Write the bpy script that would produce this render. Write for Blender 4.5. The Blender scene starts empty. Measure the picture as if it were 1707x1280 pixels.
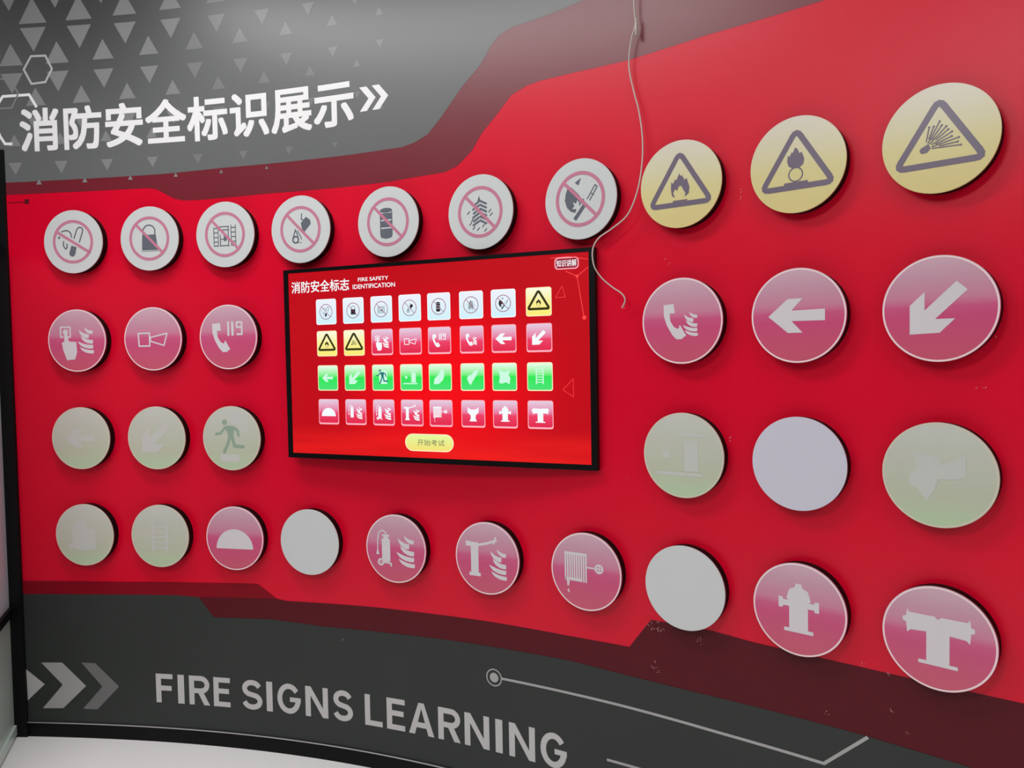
import bpy, bmesh, math, random
from mathutils import Vector, Matrix
from mathutils.geometry import tessellate_polygon

random.seed(4)
SC = bpy.context.scene
COL = SC.collection

# ------------------------------------------------------------------ camera, light, exposure
K = 5 / 6                                   # survey units -> metres (250 mm sign discs)
EYE = 1.8577 * K                            # lens height above the floor
FPX, PITCH, ROLL = 1275.47, -0.037111, -0.018276
ca, sa, cb, sb = math.cos(PITCH), math.sin(PITCH), math.cos(ROLL), math.sin(ROLL)
AF = Vector((0, ca, sa)); U0 = Vector((0, -sa, ca)); R0 = Vector((1, 0, 0))
AR = R0 * cb + U0 * sb
AU = U0 * cb - R0 * sb
cam = bpy.data.cameras.new('camera')
cam.sensor_width = 36; cam.lens = FPX * 36 / 1707; cam.clip_start = 0.02
camo = bpy.data.objects.new('camera', cam); COL.objects.link(camo)
mw = Matrix((AR, AU, -AF)).transposed().to_4x4(); mw.translation = (0, 0, EYE)
camo.matrix_world = mw
SC.camera = camo

W = bpy.data.worlds.new('world'); SC.world = W; W.use_nodes = True
W.node_tree.nodes['Background'].inputs[0].default_value = (0.93, 0.97, 1.0, 1)
W.node_tree.nodes['Background'].inputs[1].default_value = 0.05


def area(name, loc, rz, sx, sy, power, col=(1, 1, 1)):
    l = bpy.data.lights.new(name, 'AREA'); l.shape = 'RECTANGLE'; l.size = sx; l.size_y = sy
    l.energy = power; l.color = col
    o = bpy.data.objects.new(name, l); COL.objects.link(o); o.location = loc
    o.rotation_euler = (0, 0, rz)
    return o


area('ceiling_and_fill_light', (-1.2, 1.85, 3.26), math.radians(-38), 1.5, 0.4, 32)
area('ceiling_and_fill_light', (0.35, 1.3, 3.26), math.radians(-38), 0.9, 0.4, 4)
area('ceiling_and_fill_light', (-1.7, -0.2, 3.26), 0, 1.8, 0.6, 54)
area('ceiling_and_fill_light', (1.5, -1.2, 3.26), 0, 1.2, 0.6, 28)  # unseen light placed to brighten the lower right of the wall
area('ceiling_and_fill_light', (-0.6, -2.6, 3.26), 0, 2.4, 0.6, 40)  # unseen fill added behind the lens to lift the left and bottom

SC.view_settings.view_transform = 'Standard'
SC.view_settings.look = 'None'
SC.view_settings.exposure = 0.0
SC.view_settings.gamma = 1.0
SC.view_settings.use_curve_mapping = False


# ------------------------------------------------------------------ small helpers
def lin(c):
    return tuple(((x / 255) / 12.92 if x / 255 <= 0.04045 else ((x / 255 + 0.055) / 1.055) ** 2.4) for x in c)


def setp(bsdf, name, val):
    if name in bsdf.inputs: bsdf.inputs[name].default_value = val


def mat(name, rgb, rough=0.5, spec=0.5, metal=0.0, noise=0.0, scale=8.0, bump=0.0, coat=0.0, coat_rough=0.1):
    m = bpy.data.materials.new(name); m.use_nodes = True
    nt = m.node_tree; b = nt.nodes['Principled BSDF']
    c = lin(rgb) + (1,)
    b.inputs['Base Color'].default_value = c
    b.inputs['Roughness'].default_value = rough
    b.inputs['Metallic'].default_value = metal
    setp(b, 'Specular IOR Level', spec); setp(b, 'Coat Weight', coat); setp(b, 'Coat Roughness', coat_rough)
    if noise or bump:
        tc = nt.nodes.new('ShaderNodeTexCoord'); n = nt.nodes.new('ShaderNodeTexNoise')
        n.inputs['Scale'].default_value = scale; n.inputs['Detail'].default_value = 5
        nt.links.new(tc.outputs['Object'], n.inputs['Vector'])
        if noise:
            mx = nt.nodes.new('ShaderNodeMix'); mx.data_type = 'RGBA'
            mx.inputs[6].default_value = tuple(x * (1 - noise) for x in c[:3]) + (1,)
            mx.inputs[7].default_value = tuple(min(1, x * (1 + noise)) for x in c[:3]) + (1,)
            nt.links.new(n.outputs['Fac'], mx.inputs[0]); nt.links.new(mx.outputs[2], b.inputs['Base Color'])
        if bump:
            bp = nt.nodes.new('ShaderNodeBump'); bp.inputs['Strength'].default_value = bump
            bp.inputs['Distance'].default_value = 0.002
            nt.links.new(n.outputs['Fac'], bp.inputs['Height']); nt.links.new(bp.outputs[0], b.inputs['Normal'])
    return m


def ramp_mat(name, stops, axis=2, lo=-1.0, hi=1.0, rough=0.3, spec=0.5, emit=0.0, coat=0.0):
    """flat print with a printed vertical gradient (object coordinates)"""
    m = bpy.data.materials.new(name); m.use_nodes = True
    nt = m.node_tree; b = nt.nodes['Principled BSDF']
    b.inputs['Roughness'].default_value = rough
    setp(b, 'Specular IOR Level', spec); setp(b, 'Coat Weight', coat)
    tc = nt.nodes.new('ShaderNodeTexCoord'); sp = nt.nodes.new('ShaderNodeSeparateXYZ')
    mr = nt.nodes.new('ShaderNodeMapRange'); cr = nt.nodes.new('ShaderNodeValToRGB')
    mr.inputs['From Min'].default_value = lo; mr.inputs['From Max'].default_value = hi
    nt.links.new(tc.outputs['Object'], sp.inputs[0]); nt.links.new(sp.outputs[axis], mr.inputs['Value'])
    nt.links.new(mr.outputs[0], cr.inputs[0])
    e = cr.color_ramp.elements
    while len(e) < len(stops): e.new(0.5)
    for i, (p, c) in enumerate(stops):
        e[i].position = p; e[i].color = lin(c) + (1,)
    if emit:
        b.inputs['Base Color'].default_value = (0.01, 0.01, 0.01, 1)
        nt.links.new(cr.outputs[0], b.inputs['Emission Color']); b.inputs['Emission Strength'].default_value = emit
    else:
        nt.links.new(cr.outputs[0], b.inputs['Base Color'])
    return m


def emat(name, rgb, s=1.0):
    m = bpy.data.materials.new(name); m.use_nodes = True
    b = m.node_tree.nodes['Principled BSDF']
    b.inputs['Base Color'].default_value = (0.004, 0.004, 0.004, 1); b.inputs['Roughness'].default_value = 0.4; b.inputs['Specular IOR Level'].default_value = 0.12
    b.inputs['Emission Color'].default_value = lin(rgb) + (1,); b.inputs['Emission Strength'].default_value = s
    return m


def link(name, me, mats, parent=None, loc=None):
    for m in (mats if isinstance(mats, (list, tuple)) else [mats]):
        if m.name not in me.materials: me.materials.append(m)
    o = bpy.data.objects.new(name, me); COL.objects.link(o)
    if parent: o.parent = parent
    if loc: o.location = loc
    return o


def mesh(verts, faces, smooth=False, midx=None):
    me = bpy.data.meshes.new('mesh'); me.from_pydata(verts, [], faces)
    if midx: me.polygons.foreach_set('material_index', midx)
    if smooth: me.polygons.foreach_set('use_smooth', [True] * len(me.polygons))
    me.update(); return me


def tag(o, label=None, cat=None, group=None, kind=None):
    if label: o['label'] = label
    if cat: o['category'] = cat
    if group: o['group'] = group
    if kind: o['kind'] = kind
    return o


def box_mesh(x0, x1, y0, y1, z0, z1, bevel=0.0):
    bm = bmesh.new(); bmesh.ops.create_cube(bm, size=1)
    for v in bm.verts:
        v.co = Vector((x0 if v.co.x < 0 else x1, y0 if v.co.y < 0 else y1, z0 if v.co.z < 0 else z1))
    if bevel: bmesh.ops.bevel(bm, geom=list(bm.edges), offset=bevel, segments=2, affect='EDGES')
    me = bpy.data.meshes.new('mesh'); bm.to_mesh(me); bm.free(); return me


def tris_of(poly):
    """(pts) or (pts, hole, ...) -> ccw triangles in 2D"""
    loops = poly if isinstance(poly[0][0], (list, tuple)) else [poly]
    flat = [p for l in loops for p in l]
    out = []
    for t in tessellate_polygon([[Vector((p[0], p[1], 0)) for p in l] for l in loops]):
        a, b, c = (flat[i] for i in t)
        s = (b[0] - a[0]) * (c[1] - a[1]) - (b[1] - a[1]) * (c[0] - a[0])
        if abs(s) < 1e-12: continue
        out.append((a, b, c) if s > 0 else (a, c, b))
    return out


# ------------------------------------------------------------------ the curved wall: plan curve
TH = (0.11225, 0.349384, 0.422738, -0.229422)


def theta(s):
    def f(u): return TH[0] + TH[1] * u + TH[2] * u * u + TH[3] * u ** 3
    def d(u): return TH[1] + 2 * TH[2] * u + 3 * TH[3] * u * u
    u = s / 3
    if u > 1.3: return f(1.3) + d(1.3) * (u - 1.3)
    if u < -0.2: return f(-0.2) + d(-0.2) * (u + 0.2)
    return f(u)


S0, S1, DS = -2.0, 6.0, 0.002
NS = int((S1 - S0) / DS) + 1
XS, YS = [0.0] * NS, [0.0] * NS
i0 = int(round(-S0 / DS))
XS[i0], YS[i0] = -2.087257, 3.685278
for i in range(i0 + 1, NS):
    t = theta(S0 + (i - 0.5) * DS); XS[i] = XS[i - 1] + math.cos(t) * DS; YS[i] = YS[i - 1] - math.sin(t) * DS
for i in range(i0 - 1, -1, -1):
    t = theta(S0 + (i + 0.5) * DS); XS[i] = XS[i + 1] - math.cos(t) * DS; YS[i] = YS[i + 1] + math.sin(t) * DS
TDISC = 0.0375                              # sign discs stand this far off the wall


def wallpt(s, z, lift=0.0):
    """s (metres along the wall), z (metres above floor) -> world point, lifted off the wall"""
    q = (s / K - S0) / DS; i = max(0, min(NS - 2, int(q))); f = q - i
    x = XS[i] + (XS[i + 1] - XS[i]) * f; y = YS[i] + (YS[i + 1] - YS[i]) * f
    t = theta(s / K); o = TDISC - lift
    return Vector((x * K + math.sin(t) * o, y * K + math.cos(t) * o, z))


def ray(px, py):
    return (AR * (px - 853.5) - AU * (py - 640) + AF * FPX)


def at(px, py, lift=0.0):
    """where the sight line through a photo pixel meets the wall -> (s, z)"""
    d = ray(px, py); r = d.x / d.y
    a, b = -1.2, 4.6
    def g(s):
        p = wallpt(s, 0, lift); return p.x - p.y * r
    for _ in range(48):
        m = (a + b) / 2
        if g(m) < 0: a = m
        else: b = m
    p = wallpt(a, 0, lift)
    return (a, EYE + d.z / d.y * p.y)


def A(*pts): return [at(x, y) for x, y in pts]


STEP = 0.025


def clip(poly, s, keep_gt):
    out = []
    for i, p in enumerate(poly):
        q = poly[(i + 1) % len(poly)]
        pin = (p[0] >= s) if keep_gt else (p[0] <= s); qin = (q[0] >= s) if keep_gt else (q[0] <= s)
        if pin: out.append(p)
        if pin != qin:
            f = (s - p[0]) / (q[0] - p[0]); out.append((s, p[1] + (q[1] - p[1]) * f))
    return out


def wall_mesh(tris, lift, groups=None):
    """flat triangles in (s, z) bent onto the wall; UV = (s, z)"""
    vi, verts, faces = {}, [], []
    lf = []
    def vid(p, g):
        k = (round(p[0], 5), round(p[1], 5), g)
        if k not in vi:
            vi[k] = len(verts); verts.append(p); lf.append(lift + g * 3e-5)
        return vi[k]
    for ti, t in enumerate(tris):
        g = groups[ti] if groups else 0
        k0 = math.floor(min(p[0] for p in t) / STEP + 1e-6); k1 = math.ceil(max(p[0] for p in t) / STEP - 1e-6)
        for k in range(k0, k1):
            q = list(t)
            if k > k0: q = clip(q, k * STEP, True)
            if k < k1 - 1 and q: q = clip(q, (k + 1) * STEP, False)
            ids = []
            for p in q:
                j = vid(p, g)
                if j not in ids: ids.append(j)
            if len(ids) >= 3: faces.append(ids)
    me = mesh([wallpt(p[0], p[1], lf[i_]) for i_, p in enumerate(verts)], faces, smooth=True)
    uv = me.uv_layers.new(name='wall')
    for l in me.loops: uv.data[l.index].uv = verts[l.vertex_index]
    return me


def wprint(name, polys, m, lift, parent, label=None):
    tr, gr_ = [], []
    for i_, p in enumerate(polys):
        q = tris_of(p); tr += q; gr_ += [i_ % 9] * len(q)
    o = link(name, wall_mesh(tr, lift, gr_), m, parent)
    if label: o['label'] = label
    return o


# ------------------------------------------------------------------ 2D shapes
def thick(pts, w, closed=False):
    out = []; n = len(pts)
    for i in range(n if closed else n - 1):
        a = Vector(pts[i]); b = Vector(pts[(i + 1) % n]); d = (b - a)
        if d.length < 1e-9: continue
        d.normalize(); nn = Vector((-d.y, d.x)) * w / 2; e = d * w * 0.25
        a2, b2 = a - e, b + e
        out.append([tuple(a2 - nn), tuple(b2 - nn), tuple(b2 + nn), tuple(a2 + nn)])
    return out


def circ(cx, cy, r, n=24, a0=0, a1=2 * math.pi):
    m = n if abs(a1 - a0 - 2 * math.pi) < 1e-6 else n + 1
    return [(cx + r * math.cos(a0 + (a1 - a0) * i / n), cy + r * math.sin(a0 + (a1 - a0) * i / n)) for i in range(m)]


def ring(cx, cy, r0, r1, n=64):
    out = []
    for i in range(n):
        a, b = 2 * math.pi * i / n, 2 * math.pi * (i + 1) / n
        out.append([(cx + r0 * math.cos(a), cy + r0 * math.sin(a)), (cx + r1 * math.cos(a), cy + r1 * math.sin(a)),
                    (cx + r1 * math.cos(b), cy + r1 * math.sin(b)), (cx + r0 * math.cos(b), cy + r0 * math.sin(b))])
    return out


def rrect(x0, x1, y0, y1, r, n=6):
    out = []
    for cx, cy, a in ((x1 - r, y1 - r, 0), (x0 + r, y1 - r, 90), (x0 + r, y0 + r, 180), (x1 - r, y0 + r, 270)):
        for i in range(n + 1):
            t = math.radians(a + 90 * i / n); out.append((cx + r * math.cos(t), cy + r * math.sin(t)))
    return out


def rect(x0, x1, y0, y1): return [(x0, y0), (x1, y0), (x1, y1), (x0, y1)]


def flat_mesh(polys, depth, k=1.0, ox=0.0, oz=0.0):
    """2D polygons -> mesh in the x-z plane, facing -y, at y = -depth; a polygon may be (poly, material index)"""
    verts, faces, mi = [], [], []
    for pi_, p in enumerate(polys):
        idx = 0; dd = depth + (pi_ % 11) * 2e-5
        if isinstance(p, tuple) and isinstance(p[1], int): p, idx = p
        for t in tris_of(p):
            b = len(verts); verts += [(ox + q[0] * k, -dd, oz + q[1] * k) for q in t]
            faces.append((b, b + 1, b + 2)); mi.append(idx)
    return mesh(verts, faces, midx=mi)


def text_tris(body, bold=0.0, font_scale=1.0):
    c = bpy.data.curves.new('t', 'FONT'); c.body = body; c.offset = bold; c.resolution_u = 4
    o = bpy.data.objects.new('t', c); COL.objects.link(o)
    dg = bpy.context.evaluated_depsgraph_get(); me = bpy.data.meshes.new_from_object(o.evaluated_get(dg))
    vs = [(v.co.x, v.co.y) for v in me.vertices]; out = []
    for p in me.polygons:
        ids = list(p.vertices)
        for j in range(1, len(ids) - 1):
            a, b, c2 = vs[ids[0]], vs[ids[j]], vs[ids[j + 1]]
            s = (b[0] - a[0]) * (c2[1] - a[1]) - (b[1] - a[1]) * (c2[0] - a[0])
            if abs(s) > 1e-10: out.append((a, b, c2) if s > 0 else (a, c2, b))
    bpy.data.objects.remove(o); bpy.data.curves.remove(c); bpy.data.meshes.remove(me)
    return out


def bolden(tr, r):
    """thicken glyphs: shifted copies, one group per copy"""
    out, gr_ = [], []
    for g in range(9):
        dx, dy = (g % 3 - 1) * r * 0.86, (g // 3 - 1) * r * 0.86
        out += [tuple((p[0] + dx, p[1] + dy) for p in t) for t in tr]; gr_ += [g] * len(tr)
    return out, gr_


def fit_tris(tr, x0, x1, y0, y1):
    xs = [p[0] for t in tr for p in t]; ys = [p[1] for t in tr for p in t]
    a, b, c, d = min(xs), max(xs), min(ys), max(ys)
    return [tuple((x0 + (p[0] - a) / (b - a) * (x1 - x0), y0 + (p[1] - c) / (d - c) * (y1 - y0)) for p in t) for t in tr]


# ------------------------------------------------------------------ materials
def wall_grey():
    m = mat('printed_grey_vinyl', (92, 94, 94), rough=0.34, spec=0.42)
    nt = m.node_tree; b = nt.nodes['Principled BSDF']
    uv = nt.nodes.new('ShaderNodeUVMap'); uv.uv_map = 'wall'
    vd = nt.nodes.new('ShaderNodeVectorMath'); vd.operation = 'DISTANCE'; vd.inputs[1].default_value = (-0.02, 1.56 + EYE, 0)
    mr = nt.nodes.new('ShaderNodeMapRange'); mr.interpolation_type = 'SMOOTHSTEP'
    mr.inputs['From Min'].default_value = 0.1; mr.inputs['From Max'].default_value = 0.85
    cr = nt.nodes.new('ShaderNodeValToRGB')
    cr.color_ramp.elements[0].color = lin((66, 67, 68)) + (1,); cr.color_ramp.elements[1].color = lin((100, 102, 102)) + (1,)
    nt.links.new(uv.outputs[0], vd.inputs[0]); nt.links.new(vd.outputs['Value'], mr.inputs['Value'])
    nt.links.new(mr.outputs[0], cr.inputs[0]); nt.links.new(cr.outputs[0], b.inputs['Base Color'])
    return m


VR = 0.34
M_RED = mat('printed_red_vinyl', (212, 0, 40), rough=VR, spec=0.3, noise=0.04, scale=3)
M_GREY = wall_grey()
M_TRI = mat('printed_light_grey', (127, 129, 129), rough=VR)
M_TRI2 = mat('printed_mid_grey', (116, 118, 118), rough=VR)
M_MAROON = mat('printed_maroon', (112, 30, 42), rough=VR)
M_CRIM = mat('printed_dark_crimson', (128, 2, 24), rough=0.45, spec=0.2)
M_BROWN = mat('printed_brown_maroon', (84, 16, 26), rough=0.45, spec=0.2)
M_CHAR = mat('printed_charcoal', (52, 56, 54), rough=0.45, spec=0.2, noise=0.06, scale=5)
M_WHITE = mat('printed_white', (232, 232, 232), rough=VR)
M_LETT = mat('printed_silver_grey', (190, 190, 190), rough=VR)
M_CH1 = mat('printed_grey_chevron', (164, 164, 164), rough=VR)
M_CH2 = mat('printed_dim_chevron', (112, 112, 112), rough=VR)
M_HEX = mat('printed_pale_line', (178, 180, 180), rough=VR)
M_SCUFF = mat('bare_scuff', (205, 150, 150), rough=0.8)
M_BLACK = mat('black_plastic', (8, 8, 9), rough=0.4, spec=0.15)
M_POST = mat('black_post', (11, 13, 14), rough=0.5, spec=0.2, noise=0.1)
M_ALU = mat('brushed_aluminium', (200, 200, 200), rough=0.35, metal=0.9)
M_FLOOR = mat('pale_grey_floor', (246, 247, 246), rough=0.6, noise=0.03, scale=2.5)
M_CEIL = mat('white_ceiling', (235, 235, 235), rough=0.8)
M_DIM = mat('dark_grey_paint', (52, 54, 58), rough=0.9, spec=0.2)
M_PANE = mat('pale_blue_glass', (228, 240, 252), rough=0.25)
M_LOWP = mat('pale_green_glass', (206, 222, 214), rough=0.25)
M_CABLE = mat('grey_cable_sheath', (190, 182, 172), rough=0.4)

# ------------------------------------------------------------------ setting: wall, floor, ceiling
ZB = EYE - 1.782299 * K                     # lower edge of the printed wall
ZT = 3.3
SL, SR = -1.1, 4.75
WALL = link('wall_back', wall_mesh([t for t in tris_of(rect(-0.305, SR, ZB, ZT))] + tris_of(rect(SL, -0.305, EYE + 1.045 * K, ZT)), 0.0), M_RED)
tag(WALL, 'curved red exhibition wall with grey printed bands, behind the discs and the display', kind='structure')

f = link('floor', box_mesh(-5, 5, -4, 5, -0.1, 0), M_FLOOR)
tag(f, 'smooth pale grey floor in front of the curved wall', kind='structure')
c = link('ceiling', box_mesh(-5, 5, -4, 5, ZT, ZT + 0.1), M_CEIL)
tag(c, 'plain white ceiling above the curved wall', kind='structure')


def strip_solid(s0, s1, z0, z1, l0, l1):
    """solid strip following the wall between lifts l0 < l1"""
    n = max(1, int(round((s1 - s0) / STEP))); v, fc = [], []
    for i in range(n + 1):
        s = s0 + (s1 - s0) * i / n
        v += [wallpt(s, z0, l0), wallpt(s, z0, l1), wallpt(s, z1, l1), wallpt(s, z1, l0)]
    for i in range(n):
        a, b = 4 * i, 4 * i + 4
        fc += [(a + 1, b + 1, b + 2, a + 2), (a + 2, b + 2, b + 3, a + 3), (a, b, b + 1, a + 1), (a + 3, b + 3, b, a)]
    fc += [(0, 1, 2, 3), (4 * n + 3, 4 * n + 2, 4 * n + 1, 4 * n)]
    return mesh(v, fc)


sk = link('baseboard_back', strip_solid(-0.305, SR, 0.0, ZB - 0.001, -0.02, 0.004), M_BLACK)
tag(sk, 'low black skirting under the curved wall', kind='structure')
tr = link('edge_trim', strip_solid(-0.305, SR, ZB - 0.0035, ZB + 0.0005, 0.0045, 0.009), M_ALU, sk)
tag(tr, 'thin silver edge strip')
p = link('trim_1', strip_solid(-0.372, -0.3055, 0.0, EYE + 1.045 * K - 0.002, -0.05, 0.012), M_POST)
tag(p, 'tall black post closing the left end of the curved wall', kind='structure')

tag(link('wall_left', box_mesh(-3.7, -3.6, -4, 5, 0, ZT), M_DIM), 'plain dark grey side wall left of the curved wall', kind='structure')
tag(link('wall_far', box_mesh(-3.6, -0.6, 4.9, 5.0, 0, ZT), M_CEIL), 'plain white wall behind the doorway', kind='structure')
# door leaf beyond the post
q0 = wallpt(-0.39, 0, -0.03)
zr = EYE - 1.04 * K
d0 = ray(14, 1020); k0 = q0.y / d0.y; zr = EYE + d0.z * k0
d1 = ray(0, 1037); k1 = (zr - EYE) / d1.z; q1 = Vector((d1.x * k1, d1.y * k1, 0))
dirn = (q1 - Vector((d0.x * k0, d0.y * k0, 0))).normalized()
e0 = Vector((q0.x, q0.y, 0)); e1 = e0 + dirn * 0.85
nrm = Vector((-dirn.y, dirn.x, 0)) * 0.02


def leaf(z0, z1, th, a=0.0, b=1.0):
    p0 = e0.lerp(e1, a); p1 = e0.lerp(e1, b); n = nrm * th
    v = [p0 - n, p1 - n, p1 + n, p0 + n]
    return mesh([(w.x, w.y, z0) for w in v] + [(w.x, w.y, z1) for w in v],
                [(0, 3, 2, 1), (4, 5, 6, 7), (0, 1, 5, 4), (1, 2, 6, 5), (2, 3, 7, 6), (3, 0, 4, 7)])


DOOR = link('door_1', leaf(0.012, 0.05, 1.0), M_LOWP)
tag(DOOR, 'glazed door leaf with black rail, at the left edge beside the black post', kind='structure')
link('upper_pane', leaf(zr + 0.035, 2.0, 0.5), M_PANE, DOOR)
link('lower_pane', leaf(0.05, zr, 0.5), M_LOWP, DOOR)
tag(link('rail', leaf(zr, zr + 0.035, 1.2), M_POST, DOOR), 'black rail')
tag(link('rail', leaf(2.0, 2.05, 1.2), M_POST, DOOR), 'black rail')

# ------------------------------------------------------------------ printed graphics on the wall
L1, L2, L3, L4 = 0.0004, 0.0008, 0.0012, 0.0016
up_left = at(0, 300)[1]
grey_edge = A((13, 304.5), (159, 297), (266, 290.5), (369, 280), (467, 271), (584, 258), (671, 245), (692, 237), (713, 224),
              (735, 196), (770, 145), (801, 108), (818, 78), (831, 60), (852, 46), (911, 26), (960, 6))
mar_edge = A((13, 325), (130, 319.5), (247, 313.6), (262, 316), (290, 331), (305, 334.3), (330, 333.5), (450, 322.4), (553, 314), (648, 303),
             (700, 294), (742, 287), (763, 276.5), (787, 251), (803, 222.6), (831, 187.5), (852, 159), (878, 143), (899, 135),
             (958, 120.7), (1044.5, 101), (1181, 57.7), (1369.5, 2))
# beyond the frame the edges run on level
def run_on(e, k0):
    a, b_ = e[k0], e[-1]
    return (SR, b_[1] + (SR - b_[0]) * (b_[1] - a[1]) / (b_[0] - a[0]))


gtop = [(grey_edge[-1][0] + 0.25, grey_edge[-1][1] + 0.03), (SR, grey_edge[-1][1] + 0.03)]
mtop = [run_on(mar_edge, -4)]
base_l = -0.305
zlow = EYE + 1.045 * K
lft_m = (base_l, mar_edge[0][1]); lft_g = (base_l, grey_edge[0][1])
wprint('maroon_band', [[lft_m] + mar_edge + mtop + [(SR, ZT), (base_l, ZT)]], M_MAROON, L1, WALL)
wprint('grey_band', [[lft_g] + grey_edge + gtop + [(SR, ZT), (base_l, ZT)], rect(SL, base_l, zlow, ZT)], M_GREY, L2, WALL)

# bottom bands
top_b = A((37, 968), (200, 969.5), (330, 971), (430, 973), (462, 998), (479, 1001.5), (626, 1012), (720, 1023), (810, 1035), (950, 1060), (1049, 1078),
          (1085, 1033), (1188.5, 1051.5), (1259, 1071), (1380, 1099), (1497, 1125.7), (1600, 1149), (1707, 1172.6))
ext = (SR, top_b[-1][1] + (SR - top_b[-1][0]) * (top_b[-1][1] - top_b[-4][1]) / (top_b[-1][0] - top_b[-4][0]))
wprint('maroon_band', [[(base_l, ZB)] + [(SR, ZB)] + [ext] + list(reversed(top_b)) + [(base_l, top_b[0][1])]], M_BROWN, L1, WALL)
a_ = A((37, 968), (200, 969.5), (330, 971), (430, 973), (462, 998), (331, 995), (293, 992), (150, 990.5), (37, 990))
wprint('crimson_strip', [[(base_l, a_[-1][1])] + list(reversed(a_[4:8])) * 0 + [a_[7], a_[6], a_[5], a_[4], a_[3], a_[2], a_[1], (base_l, a_[0][1])]], M_CRIM, L2, WALL)
low_b = A((37, 990), (150, 990.5), (293, 992), (331, 995), (357, 1029), (450, 1032), (538, 1044), (655, 1055.6), (772, 1070), (950, 1101), (1040, 1124),
          (1157, 1153), (1300, 1188), (1446, 1227), (1622, 1280))
slope = (low_b[-1][1] - low_b[-3][1]) / (low_b[-1][0] - low_b[-3][0])
ends = low_b[-1][0] + (ZB - low_b[-1][1]) / slope if slope < 0 else SR
tail = [(ends, ZB)] if ends < SR else [(SR, low_b[-1][1] + (SR - low_b[-1][0]) * slope), (SR, ZB)]
wprint('charcoal_band', [[(base_l, ZB)] + list(reversed(tail)) * 0 + list(reversed(tail)) + list(reversed(low_b)) + [(base_l, low_b[0][1])]], M_CHAR, L3, WALL)

# fading triangle lattice on the grey band
PS, PZ = 0.1965, 0.1705
big, small = [], []
fd = {-4: 1.2, -3: 1.2, -2: 1.18, -1: 1.1, 0: 1.0, 1: 0.86, 2: 0.7, 3: 0.53}
fu = {-4: 1.2, -3: 1.2, -2: 1.18, -1: 1.08, 0: 0.92, 1: 0.76, 2: 0.5, 3: 0.22}
for j in range(-4, 4):
    for i in range(-4, 8):
        for kind in (0, 1):
            half = (j % 2) * 0.5 if kind == 0 else ((j + 1) % 2) * 0.5
            s = -0.162 + PS * (i + half); z = EYE + (1.303 if kind == 0 else 1.248) - PZ * j
            sz = 0.1 * (fd if kind == 0 else fu)[j] * (1.10 - 0.45 * max(0, s + 0.1) - 0.12 * max(0, s - 0.5))
            if s < -0.29 and z < zlow + 0.06: continue
            if s < -0.9 or sz < 0.012 or z > ZT - 0.06: continue
            if j == 3 and s > 1.2: continue
            h = sz * 0.866 / 2
            t = [(s - sz / 2, z + h), (s, z - h), (s + sz / 2, z + h)] if kind == 0 else [(s - sz / 2, z - h), (s + sz / 2, z - h), (s, z + h)]
            (big if s < 0.45 else small).append(t)
wprint('triangle_pattern', big, M_TRI, L3, WALL)['kind'] = 'stuff'
wprint('triangle_pattern', small, M_TRI2, L3, WALL, 'fainter grey triangles')['kind'] = 'stuff'

# hexagon outlines
def wline(name, pts, w, m, lift, closed=False, raw=False):
    P_ = pts if raw else A(*pts)
    return wprint(name, thick(P_, w, closed), m, lift, WALL)


wline('hexagon_outline', [(40, 116), (52, 94), (76, 93), (87, 115), (76, 137), (53, 140)], 0.0085, M_HEX, L4, True)
wline('hexagon_outline', [(-22, 133), (17, 131), (31, 156), (20, 180), (-20, 182), (-34, 158)], 0.007, M_TRI, L4, True)
wline('hexagon_outline', [(61, 178), (49, 158), (5, 161), (-13, 190), (-18, 198)], 0.011, M_WHITE, L4)
wline('hexagon_outline', [(-6, 212), (1, 228), (9, 240), (20, 240)], 0.011, M_WHITE, L4)
wline('circuit_mark', [(13, 338), (45, 337)], 0.003, M_BROWN, L2)
mk_ = at(45, 336); wprint('circuit_mark', [rect(mk_[0] - 0.01, mk_[0] + 0.01, mk_[1] - 0.009, mk_[1] + 0.009)], M_BROWN, L3, WALL)

# title lettering
tz0, tz1 = EYE + 0.866, EYE + 1.030
for n_, ch in enumerate('消防安全标识展示'):
    tr_, gg = bolden(text_tris(ch), 0.027)
    s0 = -0.232 + 0.1806 * n_
    ys = [p_[1] for t in tr_ for p_ in t]; xs = [p_[0] for t in tr_ for p_ in t]
    em = 0.178
    yb = EYE + 0.877
    tr_ = [tuple((s0 - 0.006 + p_[0] * em, yb + (p_[1]) * em) for p_ in t) for t in tr_]
    o = link('title_character', wall_mesh(tr_, L4, gg), M_WHITE, WALL)
cz = (at(601, 193)[1] + at(625, 160)[1]) / 2
for k_ in (0, 1):
    s0, z0 = 1.222 + k_ * 0.052, EYE + 0.944
    h, w, t = 0.044, 0.047, 0.030
    wprint('title_chevron', [[(s0, z0 + h), (s0 + t, z0 + h), (s0 + t + w * 0.8, z0), (s0 + t, z0 - h), (s0, z0 - h), (s0 + w * 0.8, z0)]], M_WHITE, L4, WALL)

# lower lettering
def arc(cx, cy, rx, ry, a0, a1, n=14):
    return [(cx + rx * math.cos(math.radians(a0 + (a1 - a0) * i / n)), cy + ry * math.sin(math.radians(a0 + (a1 - a0) * i / n))) for i in range(n + 1)]


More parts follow.
